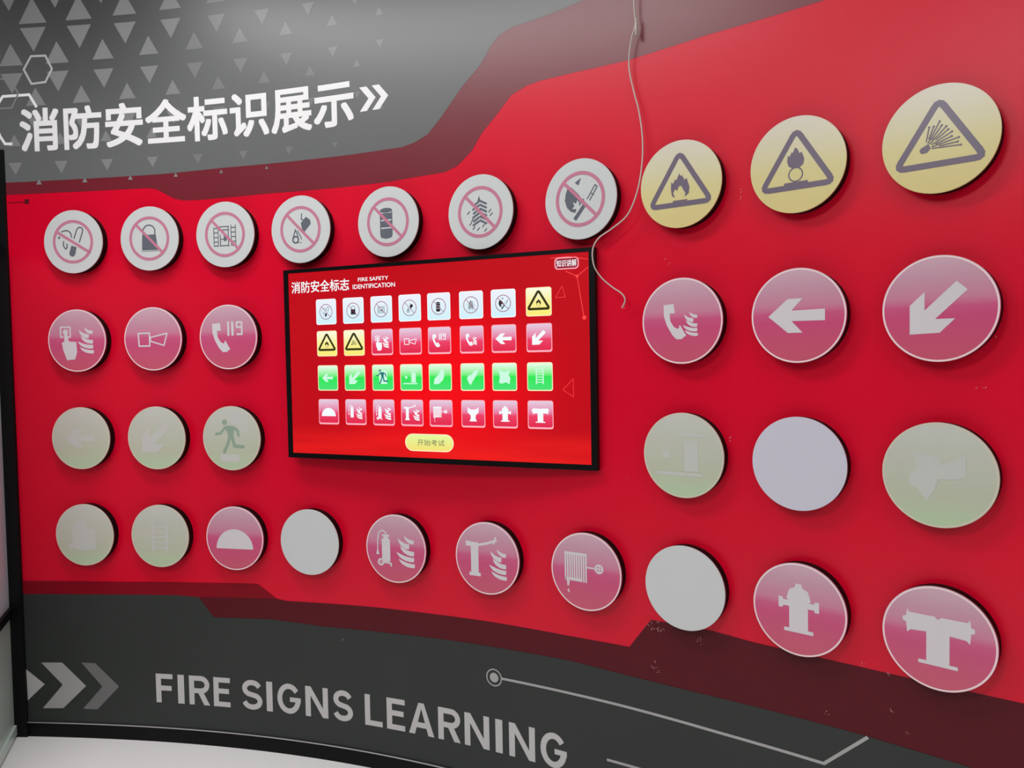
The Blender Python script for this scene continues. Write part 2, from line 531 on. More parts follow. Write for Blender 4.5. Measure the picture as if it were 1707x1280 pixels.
def glyph(ch, w, h, t):
    v = t * 0.9
    if ch == 'I': return [rect(0, w, 0, h)]
    if ch == 'F': return [rect(0, t, 0, h), rect(0, w, h - v, h), rect(0, w * .93, h * .42, h * .42 + v)]
    if ch == 'E': return [rect(0, t, 0, h), rect(0, w, h - v, h), rect(0, w * .93, h * .45, h * .45 + v), rect(0, w, 0, v)]
    if ch == 'L': return [rect(0, t, 0, h), rect(0, w, 0, v)]
    if ch == 'N': return [rect(0, t, 0, h), rect(w - t, w, 0, h), [(0, h), (w - t * 1.05, 0), (w, 0), (t * 1.05, h)]]
    if ch == 'A': return [[(0, 0), (t * 1.1, 0), (w / 2 + t * .05, h * .86), (w / 2, h), (w / 2 - t * .5, h)], [(w, 0), (w - t * 1.1, 0), (w / 2 - t * .05, h * .86), (w / 2, h), (w / 2 + t * .5, h)],
                          [(w / 2 - t * .5, h), (w / 2, h * .8), (w / 2 + t * .5, h)], rect(w * .22, w * .78, h * .22, h * .22 + v)]
    if ch == 'R':
        r = h * .29
        return [rect(0, t, 0, h), [(w * .42, h * .44), (w * .42 + t * 1.1, h * .44), (w, 0), (w - t * 1.15, 0)]] + \
            thick([(t * .5, h - v / 2)] + arc(w - t * .5 - r * .8, h - v / 2 - (h * .3 - v / 2) * 1.0, r * .8, h * .3 - v / 2, 90, -90) + [(t * .5, h * .4 + v / 2)], v)
    if ch == 'S':
        rx, ry = w / 2 - t / 2, h * .27 - v / 2 + v * .12
        return thick(arc(w / 2, h - v / 2 - ry, rx * .95, ry, 28, 90, 6) + arc(w / 2, h - v / 2 - ry, rx * .95, ry, 90, 240, 12)[1:] +
                     arc(w / 2, v / 2 + ry, rx, ry, 60, -90, 12) + arc(w / 2, v / 2 + ry, rx, ry, -90, -158, 7)[1:], v * 1.02)
    if ch == 'G':
        rx, ry = w / 2 - t / 2, h / 2 - v / 2
        return thick(arc(w / 2, h / 2, rx, ry, 42, 350, 28) + [(w - t / 2, h * .46)], v * 1.02) + [rect(w * .54, w, h * .40, h * .40 + v * .9)]


bz = EYE - 1.3855; HL = 0.1185
LET = [('F', 260.7, 288.5), ('I', 297, 307.6), ('R', 316, 350), ('E', 356.8, 384.3), ('S', 404, 438), ('I', 445, 455), ('G', 463, 502), ('N', 510, 547.5), ('S', 556, 589),
       ('L', 609, 638), ('E', 645.4, 675.5), ('A', 682, 724), ('R', 731, 768), ('N', 775, 816), ('I', 826.4, 838), ('N', 849, 892), ('G', 901, 945)]
for ch, xa, xb in LET:
    ym = 1147 + (xa - 260) * 0.142
    sa_, sb_ = at(xa, ym)[0], at(xb, ym)[0]
    wprint('letter', [[(sa_ + p_[0], bz + p_[1]) for p_ in pl] for pl in glyph(ch, sb_ - sa_, HL, 0.0225)], M_LETT, L4, WALL)

wprint('chevron_mark', [A((44, 1115), (75, 1140), (47, 1167))], M_LETT, L4, WALL)
wprint('chevron_mark', [A((69, 1104), (104, 1104), (144, 1143), (106, 1180), (72, 1180), (105, 1141))], M_CH1, L4, WALL)
wprint('chevron_mark', [A((136, 1104), (159, 1105), (199, 1144), (163, 1182), (139, 1181), (171, 1144))], M_CH2, L4, WALL, 'dimmer grey chevron')
cc = at(824, 1129)
wprint('circuit_line', ring(cc[0], cc[1], 0.0265, 0.031, 40) + [circ(cc[0], cc[1], 0.017, 28)] +
       thick(A((838, 1131), (950, 1155), (1040, 1176.5), (1200, 1221), (1374, 1272), (1446, 1229)), 0.0085), M_CH1, L4, WALL)
wprint('circuit_line', thick(A((1013, 1266), (1040, 1273.5), (1070, 1282), (1300, 1345)), 0.0085), M_CH1, L4, WALL)

# small chips in the print
sc = []
for px, py, r_ in ((1091, 1043, 9), (1103, 1050, 6), (1165, 1069, 5), (1094, 1110, 6), (1097, 1117, 4), (1238, 319, 4), (1234, 330, 3), (1215, 732, 4), (1437, 1106, 4),
                   (1480, 1122, 5), (1490, 1186, 5), (1378, 1188, 4), (982, 592, 2), (1413, 556, 2), (1660, 563, 2), (1206, 560, 2), (1642, 645, 3), (1630, 646, 2),
                   (571, 1068, 3), (1512, 1223, 3), (1110, 432, 2), (1115, 440, 2), (1039, 512, 3), (1045, 800, 2)):
    c0 = at(px, py); k_ = at(px + r_, py)[0] - c0[0]
    for _ in range(max(2, r_)):
        x = c0[0] + random.uniform(-k_, k_); y = c0[1] + random.uniform(-k_, k_); a = random.uniform(0.3, 2.6); l = k_ * random.uniform(0.25, 0.7)
        sc += thick([(x, y), (x + math.cos(a) * l, y + math.sin(a) * l)], 0.0011)
wprint('scuff_mark', sc, M_SCUFF, 0.002, WALL, 'small pale scratches and chips in the print')['kind'] = 'stuff'

# ------------------------------------------------------------------ pictograms in unit coordinates
def flames(x, y, k):
    out = []
    for dx, dy, w, h in ((0.26, 0.80, 0.38, 0.28), (0.02, 0.62, 0.44, 0.36), (0.10, 0.40, 0.54, 0.32), (-0.04, 0.20, 0.68, 0.31), (0.04, 0.0, 0.62, 0.28)):
        out.append([(x + (dx + a * w) * k, y + (dy + b * h) * k) for a, b in
                    ((0, 1), (.22, .80), (.5, .60), (.8, .50), (1, .50), (1, .26), (.98, .02), (.8, .0), (.5, .10), (.25, .34), (.1, .62))])
    return out


def fire(cx, cy, k, hole=True):
    o = [(-.02, .52), (-.12, .3), (-.16, .24), (-.2, .3), (-.3, .12), (-.38, .2), (-.4, -.1), (-.36, -.36), (-.22, -.48), (-.3, -.25), (-.2, -.1), (-.13, -.2), (-.05, -.02), (.06, .0),
         (.16, -.2), (.24, -.32), (.2, -.48), (.38, -.35), (.42, -.1), (.36, .08), (.3, .28), (.2, .22), (.1, .42), (.02, .4)]
    if not hole:
        o = [(-.02, .52), (-.12, .28), (-.2, .3), (-.3, .1), (-.38, .2), (-.42, -.1), (-.36, -.36), (-.15, -.5), (.18, -.5), (.38, -.35), (.43, -.1), (.36, .1), (.3, .26), (.2, .2), (.08, .45)]
    return [[(cx + a * k, cy + b * k) for a, b in o]]


def handset(x=0.0, y=0.0, k=1.0):
    o = [(-.54, .42), (-.27, .44), (-.24, .2), (-.38, .2), (-.36, .0), (-.27, -.14), (-.16, -.2), (-.1, -.13), (.06, -.36), (-.06, -.46), (-.2, -.46), (-.32, -.34), (-.46, -.1), (-.54, .14)]
    return [[(x + a * k, y + b * k) for a, b in o]] + thick([(x - .11 * k, y - .12 * k), (x + .04 * k, y - .38 * k)], .04 * k)


ARL = [(-.62, 0), (-.2, .36), (.11, .36), (-.12, .11), (.57, .12), (.57, -.12), (-.12, -.11), (.11, -.36), (-.2, -.36)]


def rot(P_, a, k=1.0, dx=0, dy=0):
    c_, s_ = math.cos(a), math.sin(a)
    return [(dx + k * (p_[0] * c_ - p_[1] * s_), dy + k * (p_[0] * s_ + p_[1] * c_)) for p_ in P_]


ARD = [(-.50, -.47), (-.50, .08), (-.24, .33), (-.24, -.02), (.30, .50), (.48, .33), (-.06, -.19), (.28, -.19), (.02, -.45)]


def man():
    return [circ(-.22, .50, .085, 16), [(-.26, .36), (-.1, .4), (.12, .37), (.08, .1), (.06, .0), (-.1, .02), (-.14, .2)]] + \
        thick([(-.22, .33), (-.36, .16), (-.54, .13)], .075) + thick([(.08, .34), (.22, .25), (.26, .08)], .08) + \
        thick([(-.04, .06), (-.14, -.2), (-.27, -.44)], .1) + thick([(.03, .06), (.1, -.24), (.42, -.26)], .1)


def extinguisher(wheel=True):
    o = [rrect(-.46, -.18, -.40, .28, .05), rect(-.40, -.24, .26, .36), rect(-.44, -.2, .34, .40)] + \
        thick([(-.32, .38), (-.32, .46), (-.44, .52), (-.56, .44), (-.60, .2), (-.60, -.1)], .035) + [[(-.60, .02), (-.66, -.2), (-.55, -.2)]]
    if wheel: o += ring(-.5, -.42, .05, .11, 20) + [circ(-.5, -.42, .025, 8)] + thick([(-.4, -.42), (-.16, -.44), (-.16, -.52)], .05)
    return o


def icon(n):
    if n == 'smoking':
        return thick([(.04, .1), (.14, .36), (.18, .42), (.24, .45), (.31, .43), (.35, .37), (.33, .28), (.22, -.02)], .042) + thick([(-.38, .32), (-.3, .35), (-.2, .36), (-.12, .33), (-.06, .26), (-.04, .14)], .04) + \
            [circ(-.47, .14, .04, 8)] + thick([(-.32, .02), (-.33, -.1), (-.3, -.18), (-.24, -.22), (-.2, -.16), (-.21, -.06)], .042) + \
            [[(-.06, -.12), (.12, -.18), (.06, -.42), (-.02, -.48), (-.12, -.44), (-.14, -.36)]]
    if n == 'bag':
        return thick([(-.2, .1), (-.2, .3), (-.1, .40), (.02, .42), (.13, .38), (.2, .28), (.2, .1)], .04) + [[(-.24, .12), (.23, .12), (.29, -.36), (-.26, -.36)]] + [rect(-.28, .31, -.40, -.385)]
    if n == 'barrier':
        o = []
        for x0 in (-.38, .22):
            o += thick([(x0, .22 + (x0 > 0) * .06), (x0, -.34)], .025) + thick([(x0 + .15, .18 + (x0 > 0) * .1), (x0 + .15, -.36)], .025)
            for z in (.2, .06, -.08, -.22, -.34): o += thick([(x0, z), (x0 + .15, z)], .03)
        for z in (.24, .14, -.14, -.34): o += thick([(-.16 if z < 0 else -.2, z), (.14, z)], .03)
        return o + thick([(-.16, .0), (-.16, -.36)], .03) + thick([(.12, .24), (.12, -.36)], .03) + [rect(-.04, .05, -.2, -.02)]
    if n == 'water':
        return [[(.02, .18), (.2, .36), (.34, .26), (.36, .14), (.14, -.08), (.06, .0)]] + thick([(.06, .46), (.04, .3), (.14, .24)], .035) + \
            ring(-.17, -.3, .07, .12, 14) + thick([(-.26, -.25), (-.17, .0), (-.08, -.22)], .035) + thick([(-.1, -.04), (.0, -.2), (.03, -.3)], .03) + [rect(-.1, .04, -.4, -.385)]
    if n == 'barrel':
        e1_ = circ(-.05, .33, .2, 20); e1_ = [(a, .33 + (b - .33) * .35) for a, b in e1_]
        o = [e1_]
        for z0, z1 in ((.07, .25), (-.15, .03), (-.36, -.19)): o.append(rect(-.25, .15, z0, z1))
        return o + [[(-.25, -.34), (.15, -.34), (.13, -.44), (-.05, -.48), (-.23, -.44)], rect(-.235, .135, -.36, .3)][:1] + thick([(.14, .3), (.14, -.36)], .03) + thick([(-.24, .3), (-.24, -.36)], .03)
    if n == 'firecracker':
        o = [[(-.08, .28), (-.02, .44), (.02, .3)]]
        for k_ in range(7):
            z = .28 - k_ * .105
            o += thick([(-.2 - .02 * (k_ % 2), z - .1), (-.03, z)], .055) + thick([(.0, z + .02), (.2, z - .08)], .055) if k_ < 6 else []
        for x, y in ((-.36, -.0), (-.3, -.3), (-.2, -.42), (-.06, -.46), (.1, -.38), (.3, .0), (.34, -.1), (-.24, -.2), (.16, -.5)):
            o += thick([(x - .03, y - .03), (x + .04, y + .04)], .03)
        return o
    if n == 'match':
        return [[(-.40, .18), (-.34, .32), (-.28, .22), (-.24, .32), (-.12, .2), (-.02, .1), (.04, -.02), (-.03, -.1), (-.07, -.01), (-.12, -.1), (-.21, -.05), (-.16, -.16), (-.23, -.22), (-.1, -.24), (-.14, -.33), (-.26, -.29), (-.37, -.18), (-.43, 0)], [(-.14, .42), (.04, .52), (-.04, .34)]] + \
            thick([(-.14, -.48), (.14, -.14)], .1) + thick([(.2, -.02), (.42, .3)], .03) + thick([(.27, -.06), (.48, .25)], .03) + thick([(.42, .3), (.48, .25)], .03) + thick([(.32, .1), (.38, .06)], .03) + thick([(-.02, -.14), (.1, -.02)], .04)
    if n == 'flame': return fire(0, -.04, .56) + thick([(-.17, -.38), (.17, -.38)], .03)
    if n == 'oxidizer': return fire(-.02, .14, .42, False) + ring(-.02, -.2, .13, .155, 32) + thick([(-.25, -.38), (.22, -.38)], .05)
    if n == 'explosion':
        o = [circ(-.27, -.17, .06, 10), [(-.3, -.12), (-.18, -.06), (-.14, -.15), (-.2, -.22), (-.3, -.22)]]
        for a, r0, r1 in ((80, .14, .42), (70, .2, .44), (63, .12, .55), (55, .2, .5), (46, .12, .52), (38, .24, .5), (29, .14, .52), (20, .2, .48), (12, .12, .58), (4, .25, .55), (-3, .12, .6)):
            a = math.radians(a); o += thick([(-.24 + r0 * math.cos(a), -.15 + r0 * math.sin(a) * .95), (-.24 + r1 * math.cos(a), -.15 + r1 * math.sin(a) * .95)], .022)
            o.append(circ(-.24 + r1 * math.cos(a), -.15 + r1 * math.sin(a) * .95, .022, 6))
        return o
    if n == 'alarm':
        return thick([(-.3, .12), (-.22, .12), (-.22, .44), (-.55, .44), (-.55, .12), (-.47, .12)], .05) + [circ(-.38, .28, .09, 14)] + \
            [[(-.43, .24), (-.33, .24), (-.27, -.02), (-.02, -.04), (.0, -.36), (-.08, -.60), (-.36, -.62), (-.48, -.3), (-.52, -.06), (-.43, -.02)]] + flames(.06, -.42, .78)
    if n == 'horn':
        return thick([(-.5, .18), (-.11, .19), (-.11, -.22), (-.48, -.22)], .05, True) + thick([(-.08, .05), (.5, .17), (.38, -.21), (-.08, -.07)], .045, True)
    if n == 'phone119':
        return handset() + [rect(-.02, .05, .04, .48), rect(.12, .2, .04, .48)] + thick([(.48, .3), (.31, .3), (.31, .45), (.48, .45), (.48, .08), (.31, .08)], .06)
    if n == 'phonefire': return handset(.06, .0, .92) + flames(.06, -.36, .52)
    if n == 'left': return [ARL]
    if n == 'leftsmall': return [rot(ARL, 0, .82)]
    if n == 'downleft': return [ARD]
    if n == 'man': return man()
    if n == 'exit':
        return [rect(.04, .38, -.36, .36), rect(-.1, .5, .44, .54), rect(-.5, -.32, -.08, .1), rect(-.66, .5, -.48, -.40), rect(-.02, .0, -.36, .16)]
    if n == 'handa': return [[(-.5, -.5), (-.46, -.1), (-.1, .2), (.02, .5), (.3, .52), (.34, .1), (.22, -.2), (-.1, -.46)]]
    if n == 'handb': return [[(-.42, -.1), (-.3, .12), (-.1, .14), (.2, .44), (.48, .5), (.34, .16), (.02, -.3), (-.14, -.56), (-.28, -.4)]]
    if n == 'blob': return [[(-.42, .4), (.02, .34), (.06, .2), (.46, .4), (.46, -.0), (.3, -.06), (.0, -.08), (-.06, -.28), (-.2, -.52), (-.36, -.28), (-.52, -.22), (-.48, .02), (-.38, .1)]]
    if n == 'shirt': return [[(-.42, .48), (-.1, .34), (.1, .34), (.42, .48), (.3, .12), (.44, -.1), (.36, -.5), (.1, -.36), (-.2, -.46), (-.4, -.4), (-.34, .02)]]
    if n == 'person': return [rect(-.26, .08, -.5, .52), rect(.08, .38, -.48, .2), rect(-.56, -.26, -.44, -.3), rect(-.42, -.26, -.3, .34)]
    if n == 'ladder':
        o = [rect(-.28, -.2, -.5, .55), rect(.2, .28, -.5, .55)]
        for k_ in range(6): o.append(rect(-.2, .2, -.4 + k_ * .17, -.34 + k_ * .17))
        return o
    if n == 'dome': return [[(.64 * math.cos(math.pi * i / 24), -.33 + .62 * math.sin(math.pi * i / 24)) for i in range(25)]]
    if n == 'wheeled': return extinguisher(True) + flames(.06, -.52, .86)
    if n == 'extinguisher': return extinguisher(False) + flames(.04, -.5, .82)
    if n == 'monitor':
        return [rect(-.5, -.26, -.42, .42), rect(-.56, -.2, -.52, -.42), rect(-.66, -.5, .30, .44)] + thick([(-.3, .34), (.02, .42), (.3, .52)], .07) + thick([(.22, .42), (.28, .6)], .05) + flames(.1, -.55, .78)
    if n == 'reel':
        o = []
        for k_ in range(10): o.append(rect(-.6 + k_ * .066, -.6 + k_ * .066 + .044, -.28, .44))
        return o + [rect(-.6, .04, .40, .47), rect(-.6, -.1, -.26, -.2)] + thick([(.04, .12), (.24, .12)], .04) + ring(.38, .12, .07, .125, 20) + thick([(.3, .12), (.46, .12)], .035) + thick([(.38, .2), (.38, .04)], .035) + \
            [[(-.54, -.28), (-.46, -.28), (-.48, -.42), (-.53, -.42)], [(-.5, -.48), (-.45, -.6), (-.53, -.56)]]
    if n == 'hydrant':
        return [[(-.06, .56), (.06, .56), (.08, .48), (.2, .42), (.26, .22), (.22, .18), (.33, .18), (.34, .23), (.43, .23), (.43, .0), (.34, .0), (.33, .05), (.2, .05), (.2, -.42), (.31, -.42), (.31, -.50),
                 (-.31, -.50), (-.31, -.42), (-.2, -.42), (-.2, .05), (-.33, .05), (-.34, .0), (-.43, .0), (-.43, .23), (-.34, .23), (-.33, .18), (-.22, .18), (-.26, .22), (-.2, .42), (-.08, .48)]]
    if n == 'tee':
        return [[(-.54, .48), (-.5, .42), (-.06, .42), (0, .37), (.06, .42), (.5, .42), (.54, .48), (.56, .34), (.62, .32), (.62, .24), (.56, .22), (.54, .02), (.48, .08), (.2, .1), (.2, -.46), (.34, -.46), (.34, -.53),
                 (-.34, -.53), (-.34, -.46), (-.2, -.46), (-.2, .1), (-.48, .08), (-.54, .02), (-.56, .22), (-.62, .24), (-.62, .32), (-.56, .34)]]
    if n == 'siamese':
        return [[(-.42, .5), (-.34, .38), (-.14, .3), (.14, .3), (.34, .38), (.42, .5), (.42, .1), (.2, -.1), (.18, -.3), (.28, -.52), (-.28, -.52), (-.18, -.3), (-.2, -.1), (-.42, .1)]]
    return []


PROHIB = ring(0, 0, .60, .69, 72) + thick([(-.46, .46), (.46, -.46)], .085)


def warn_tri(w=.118, k=1.0):
    V = [(0, .72), (.745, -.46), (-.745, -.46)]
    out = []
    # rounded triangle outline
    pts = []
    for i in range(3):
        p_ = Vector(V[i]); a = (Vector(V[i - 1]) - p_).normalized(); b = (Vector(V[(i + 1) % 3]) - p_).normalized()
        p0, p1 = p_ + a * .16, p_ + b * .16
        for q in range(5):
            t = q / 4; pts.append(tuple((p0 * (1 - t) ** 2 + p_ * 2 * t * (1 - t) + p1 * t * t) * k))
    return thick(pts, w * k, True)


# ------------------------------------------------------------------ sign discs
RD = 0.125


def cyl(r, y0, y1, n=72, rb=0.0):
    """disc along y from y0 (front, negative) to y1 (back); rb = rounded front edge"""
    prof = [(0, y0), (r - rb, y0), (r, y0 + rb), (r, y1), (0, y1)] if rb else [(0, y0), (r, y0), (r, y1), (0, y1)]
    v, fc = [(0, y0, 0), (0, y1, 0)], []
    rings = prof[1:-1]
    for rr, y in rings:
        for i in range(n):
            a = 2 * math.pi * i / n; v.append((rr * math.cos(a), y, rr * math.sin(a)))
    for k_ in range(len(rings) - 1):
        b0, b1 = 2 + k_ * n, 2 + (k_ + 1) * n
        for i in range(n):
            j = (i + 1) % n; fc.append((b0 + i, b0 + j, b1 + j, b1 + i))
    for i in range(n):
        j = (i + 1) % n; fc.append((0, 2 + j, 2 + i)[::-1]); e_ = 2 + (len(rings) - 1) * n; fc.append((1, e_ + i, e_ + j)[::-1])
    bm = bmesh.new(); me = mesh(v, fc); bm.from_mesh(me); bmesh.ops.recalc_face_normals(bm, faces=bm.faces); bm.to_mesh(me); bm.free()
    return me


M_SIDE = mat('black_disc_side', (6, 6, 7), rough=0.5, spec=0.15)
M_FACEW = mat('white_acrylic', (200, 205, 204), rough=0.28, spec=0.4)
M_FACEL = mat('pale_lilac_acrylic', (200, 200, 212), rough=0.28, spec=0.4)
FR, FS = 0.28, 0.4
G_WHITE = M_FACEW
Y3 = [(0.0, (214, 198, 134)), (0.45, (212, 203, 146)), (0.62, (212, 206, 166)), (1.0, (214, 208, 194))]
R4_ = [(0.0, (196, 88, 108)), (0.42, (198, 78, 120)), (0.52, (200, 88, 130)), (0.60, (200, 128, 154)), (0.8, (196, 150, 168)), (1.0, (204, 170, 184))]  # printed gradient with a milky reflection veil mixed into the tones
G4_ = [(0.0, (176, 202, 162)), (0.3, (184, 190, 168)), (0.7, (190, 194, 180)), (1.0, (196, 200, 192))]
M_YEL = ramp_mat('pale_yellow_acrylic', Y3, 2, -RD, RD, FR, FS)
M_PINK = ramp_mat('veiled_red_acrylic', R4_, 2, -RD, RD, FR, FS)
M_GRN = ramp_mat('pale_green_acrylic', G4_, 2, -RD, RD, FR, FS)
P_RING = mat('milky_red_ink', (192, 122, 144), rough=FR, spec=FS)
P_DARK = mat('grey_ink', (98, 103, 112), rough=FR, spec=FS)
P_TRI = mat('violet_grey_ink', (112, 102, 118), rough=FR, spec=FS)
P_PALE = mat('pale_ink', (210, 206, 210), rough=FR, spec=FS)
P_EDGE = mat('white_edge_ink', (236, 214, 216), rough=FR, spec=FS)
P_GRN = mat('dull_green_ink', (144, 166, 148), rough=FR, spec=FS)
P_FAINT = mat('faint_grey_ink', (193, 196, 190), rough=FR, spec=FS)

ME_BODY = cyl(RD - 0.002, -(TDISC - 0.0045), 0.0)
ME_FACE = cyl(RD, -TDISC, -(TDISC - 0.0045), rb=0.0006)
ME_EDGE = flat_mesh(ring(0, 0, .958, .992, 96), TDISC + 0.0002, RD)
ME_PROH = flat_mesh(ring(0, 0, .60, .69, 72), TDISC + 0.0006, RD)
ME_SLASH = flat_mesh(thick([(-.46, .46), (.46, -.46)], .085), TDISC + 0.0008, RD)
ME_SLASH2 = flat_mesh(thick([(-.57, .34), (.57, -.36)], .085), TDISC + 0.0008, RD)
ME_TRI = flat_mesh(warn_tri(), TDISC + 0.0004, RD)
ME_EDGE2 = ME_EDGE.copy(); ME_EDGE.materials.append(P_EDGE); ME_EDGE2.materials.append(mat('cream_edge_ink', (206, 200, 182), rough=FR, spec=FS))
FACE = {}
for k_, m_ in (('w', M_FACEW), ('l', M_FACEL), ('y', M_YEL), ('r', M_PINK), ('g', M_GRN)):
    FACE[k_] = ME_FACE.copy(); FACE[k_].materials.append(m_)
ME_BODY.materials.append(M_SIDE)
COLS = [0, 0.394296, 0.786948, 1.177216, 1.618769, 2.063048, 2.507026, 2.902493, 3.300688, 3.700893]
ROWS = [0.582373, 0.109718, -0.360995, -0.831368]

DISCS = [
    (0, 0, 'w', 'smoking', 'white round sign with a crossed-out cigarette and match, first in the top row'),
    (1, 0, 'w', 'bag', 'white round sign with a crossed-out grey arched container'),
    (2, 0, 'w', 'barrier', 'white round sign with a crossed-out barrier of barred squares'),
    (3, 0, 'w', 'water', 'white round sign with crossed-out bucket pouring on a small fire, above the display corner'),
    (4, 0, 'w', 'barrel', 'white round sign with a crossed-out dark oil barrel, above the display'),
    (5, 0, 'w', 'firecracker', 'white round sign with crossed-out striped firecrackers, above the display'),
    (6, 0, 'w', 'match', 'white round sign with a crossed-out burning match, beside the hanging cable'),
    (7, 0, 'y', 'flame', 'pale yellow round sign with a flame inside a rounded triangle'),
    (8, 0, 'y', 'oxidizer', 'pale yellow round sign with a flame over a circle inside a triangle'),
    (9, 0, 'y', 'explosion', 'pale yellow round sign with an exploding burst inside a triangle'),
    (0, 1, 'r', 'alarm', 'pink round sign with a hand pressing a button beside flames'),
    (1, 1, 'r', 'horn', 'pink round sign with an outlined alarm horn'),
    (2, 1, 'r', 'phone119', 'pink round sign with a telephone handset and number 119'),
    (7, 1, 'r', 'phonefire', 'pink round sign with a telephone handset beside small flames'),
    (8, 1, 'r', 'left', 'pink round sign with a pale arrow pointing straight left'),
    (9, 1, 'r', 'downleft', 'pink round sign with a pale arrow pointing down to the left'),
    (0, 2, 'g', 'leftsmall', 'pale green round sign with a washed-out left arrow, under the hand-and-button sign'),
    (1, 2, 'g', 'downleft', 'pale green round sign with a washed-out diagonal arrow, beside the running man'),
    (2, 2, 'g', 'man', 'pale green round sign with a green running figure'),
    (7, 2, 'g', 'exit', 'pale green round sign with a faint doorway and ground line'),
    (8, 2, 'l', '', 'blank pale lilac disc under the left-arrow sign'),
    (9, 2, 'g', 'blob', 'pale green round sign with a faint broad hand shape, under the diagonal-arrow sign'),
    (0, 3, 'g', 'person', 'pale green round sign with a faint blurred figure, bottom left corner'),
    (1, 3, 'g', 'ladder', 'pale green round sign with a very faint ladder, beside the half-dome sign'),
    (2, 3, 'r', 'dome', 'pink round sign with a pale half dome'),
    (3, 3, 'w', '', 'blank white disc in the bottom row below the display corner'),
    (4, 3, 'r', 'wheeled', 'pink round sign with a wheeled fire extinguisher and flames'),
    (5, 3, 'r', 'monitor', 'pink round sign with a water cannon post and flames'),
    (6, 3, 'r', 'reel', 'pink round sign with a striped hose reel and handwheel'),
    (7, 3, 'w', '', 'blank white disc overlapping the dark band, beside the hose reel sign'),
    (8, 3, 'r', 'hydrant', 'pink round sign with a pale fire hydrant'),
    (9, 3, 'r', 'tee', 'pink round sign with a pale T-shaped pipe coupling, bottom right corner'),
]
GROUPS = {'w': 'white round signs on the red wall', 'l': 'white round signs on the red wall', 'y': 'yellow round signs on the red wall',
          'r': 'pink round signs on the red wall', 'g': 'pale green round signs on the red wall'}
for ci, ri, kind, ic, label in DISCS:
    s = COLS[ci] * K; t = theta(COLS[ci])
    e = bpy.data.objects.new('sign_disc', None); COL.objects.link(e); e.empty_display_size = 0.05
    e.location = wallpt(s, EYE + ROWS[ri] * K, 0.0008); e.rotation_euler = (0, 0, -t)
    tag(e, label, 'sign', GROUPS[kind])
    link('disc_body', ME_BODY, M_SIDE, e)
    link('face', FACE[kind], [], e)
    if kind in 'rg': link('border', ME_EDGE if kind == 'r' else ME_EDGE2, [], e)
    if kind == 'w' and ic:
        link('pictogram', flat_mesh(icon(ic), TDISC + 0.0004, RD), P_DARK, e)
        link('prohibition_ring', ME_PROH, P_RING, e)
        link('slash', ME_SLASH2 if ic == 'smoking' else ME_SLASH, P_RING, e)
    elif kind == 'y':
        link('warning_triangle', ME_TRI, P_TRI, e)
        link('pictogram', flat_mesh(icon(ic), TDISC + 0.0006, RD), P_TRI, e)
    elif kind == 'r':
        link('pictogram', flat_mesh(icon(ic), TDISC + 0.0004, RD), P_PALE, e)
    elif kind == 'g':
        if ic == 'man':
            link('ground_patch', flat_mesh([[(-.42, -.5), (.26, -.5), (.26, -.74), (-.38, -.74)]], TDISC + 0.0004, RD), P_FAINT, e)
            link('doorway', flat_mesh([[(-.08, .86), (.3, .82), (.56, .6), (.6, .2), (.3, .2), (.26, .42), (-.08, .5)]], TDISC + 0.0004, RD), P_FAINT, e)
            link('pictogram', flat_mesh(icon(ic), TDISC + 0.0006, RD), P_GRN, e)
        else:
            link('pictogram', flat_mesh(icon(ic), TDISC + 0.0004, RD), P_FAINT, e)

# ------------------------------------------------------------------ the display
TV = bpy.data.objects.new('wall_display', None); COL.objects.link(TV); TV.empty_display_size = 0.1
TV.location = (-0.291606, 2.643307, EYE - 0.01722); TV.rotation_euler = (0, 0, -0.405982)
tag(TV, 'flat black-framed display showing rows of safety icons on red', 'display')
W2, H2 = 0.6065, 0.3515
SX0, SX1, SZ0, SZ1 = -0.585, 0.587, -0.333, 0.338
v, fc = [], []
def frame_mesh(xo, zo, xi0, xi1, zi0, zi1, yf, yb):
    o_ = [(-xo, -zo), (xo, -zo), (xo, zo), (-xo, zo)]; i_ = [(xi0, zi0), (xi1, zi0), (xi1, zi1), (xi0, zi1)]
    V = [(a, yf, b) for a, b in o_] + [(a, yf, b) for a, b in i_] + [(a, yb, b) for a, b in o_] + [(a, yf + 0.003, b) for a, b in i_]
    F = []
    for k_ in range(4):
        j = (k_ + 1) % 4
        F += [(k_, j, 4 + j, 4 + k_), (k_, 8 + k_, 8 + j, j), (4 + k_, 4 + j, 12 + j, 12 + k_)]
    F += [(8, 11, 10, 9)]
    return mesh(V, F)


link('frame', frame_mesh(W2, H2, SX0, SX1, SZ0, SZ1, -0.002, 0.036), M_BLACK, TV)
link('wall_mount', box_mesh(-0.25, 0.25, 0.036, 0.066, -0.2, 0.2), M_BLACK, TV)
# lit screen: one red picture, bright around the icons, streaked along the bottom
ms = bpy.data.materials.new('lit_red_screen'); ms.use_nodes = True
nt = ms.node_tree; b = nt.nodes['Principled BSDF']; b.inputs['Base Color'].default_value = (0.004, 0.004, 0.004, 1); b.inputs['Roughness'].default_value = 0.35; b.inputs['Specular IOR Level'].default_value = 0.12
tc = nt.nodes.new('ShaderNodeTexCoord'); sp = nt.nodes.new('ShaderNodeSeparateXYZ'); nt.links.new(tc.outputs['Object'], sp.inputs[0])
mp = nt.nodes.new('ShaderNodeMapping'); mp.inputs['Scale'].default_value = (1.9, 1, 2.5); mp.inputs['Location'].default_value = (-0.12, 0, 0.18)
gr = nt.nodes.new('ShaderNodeVectorMath'); gr.operation = 'LENGTH'
nt.links.new(tc.outputs['Object'], mp.inputs[0]); nt.links.new(mp.outputs[0], gr.inputs[0])
cr = nt.nodes.new('ShaderNodeValToRGB'); cr.color_ramp.interpolation = 'EASE'
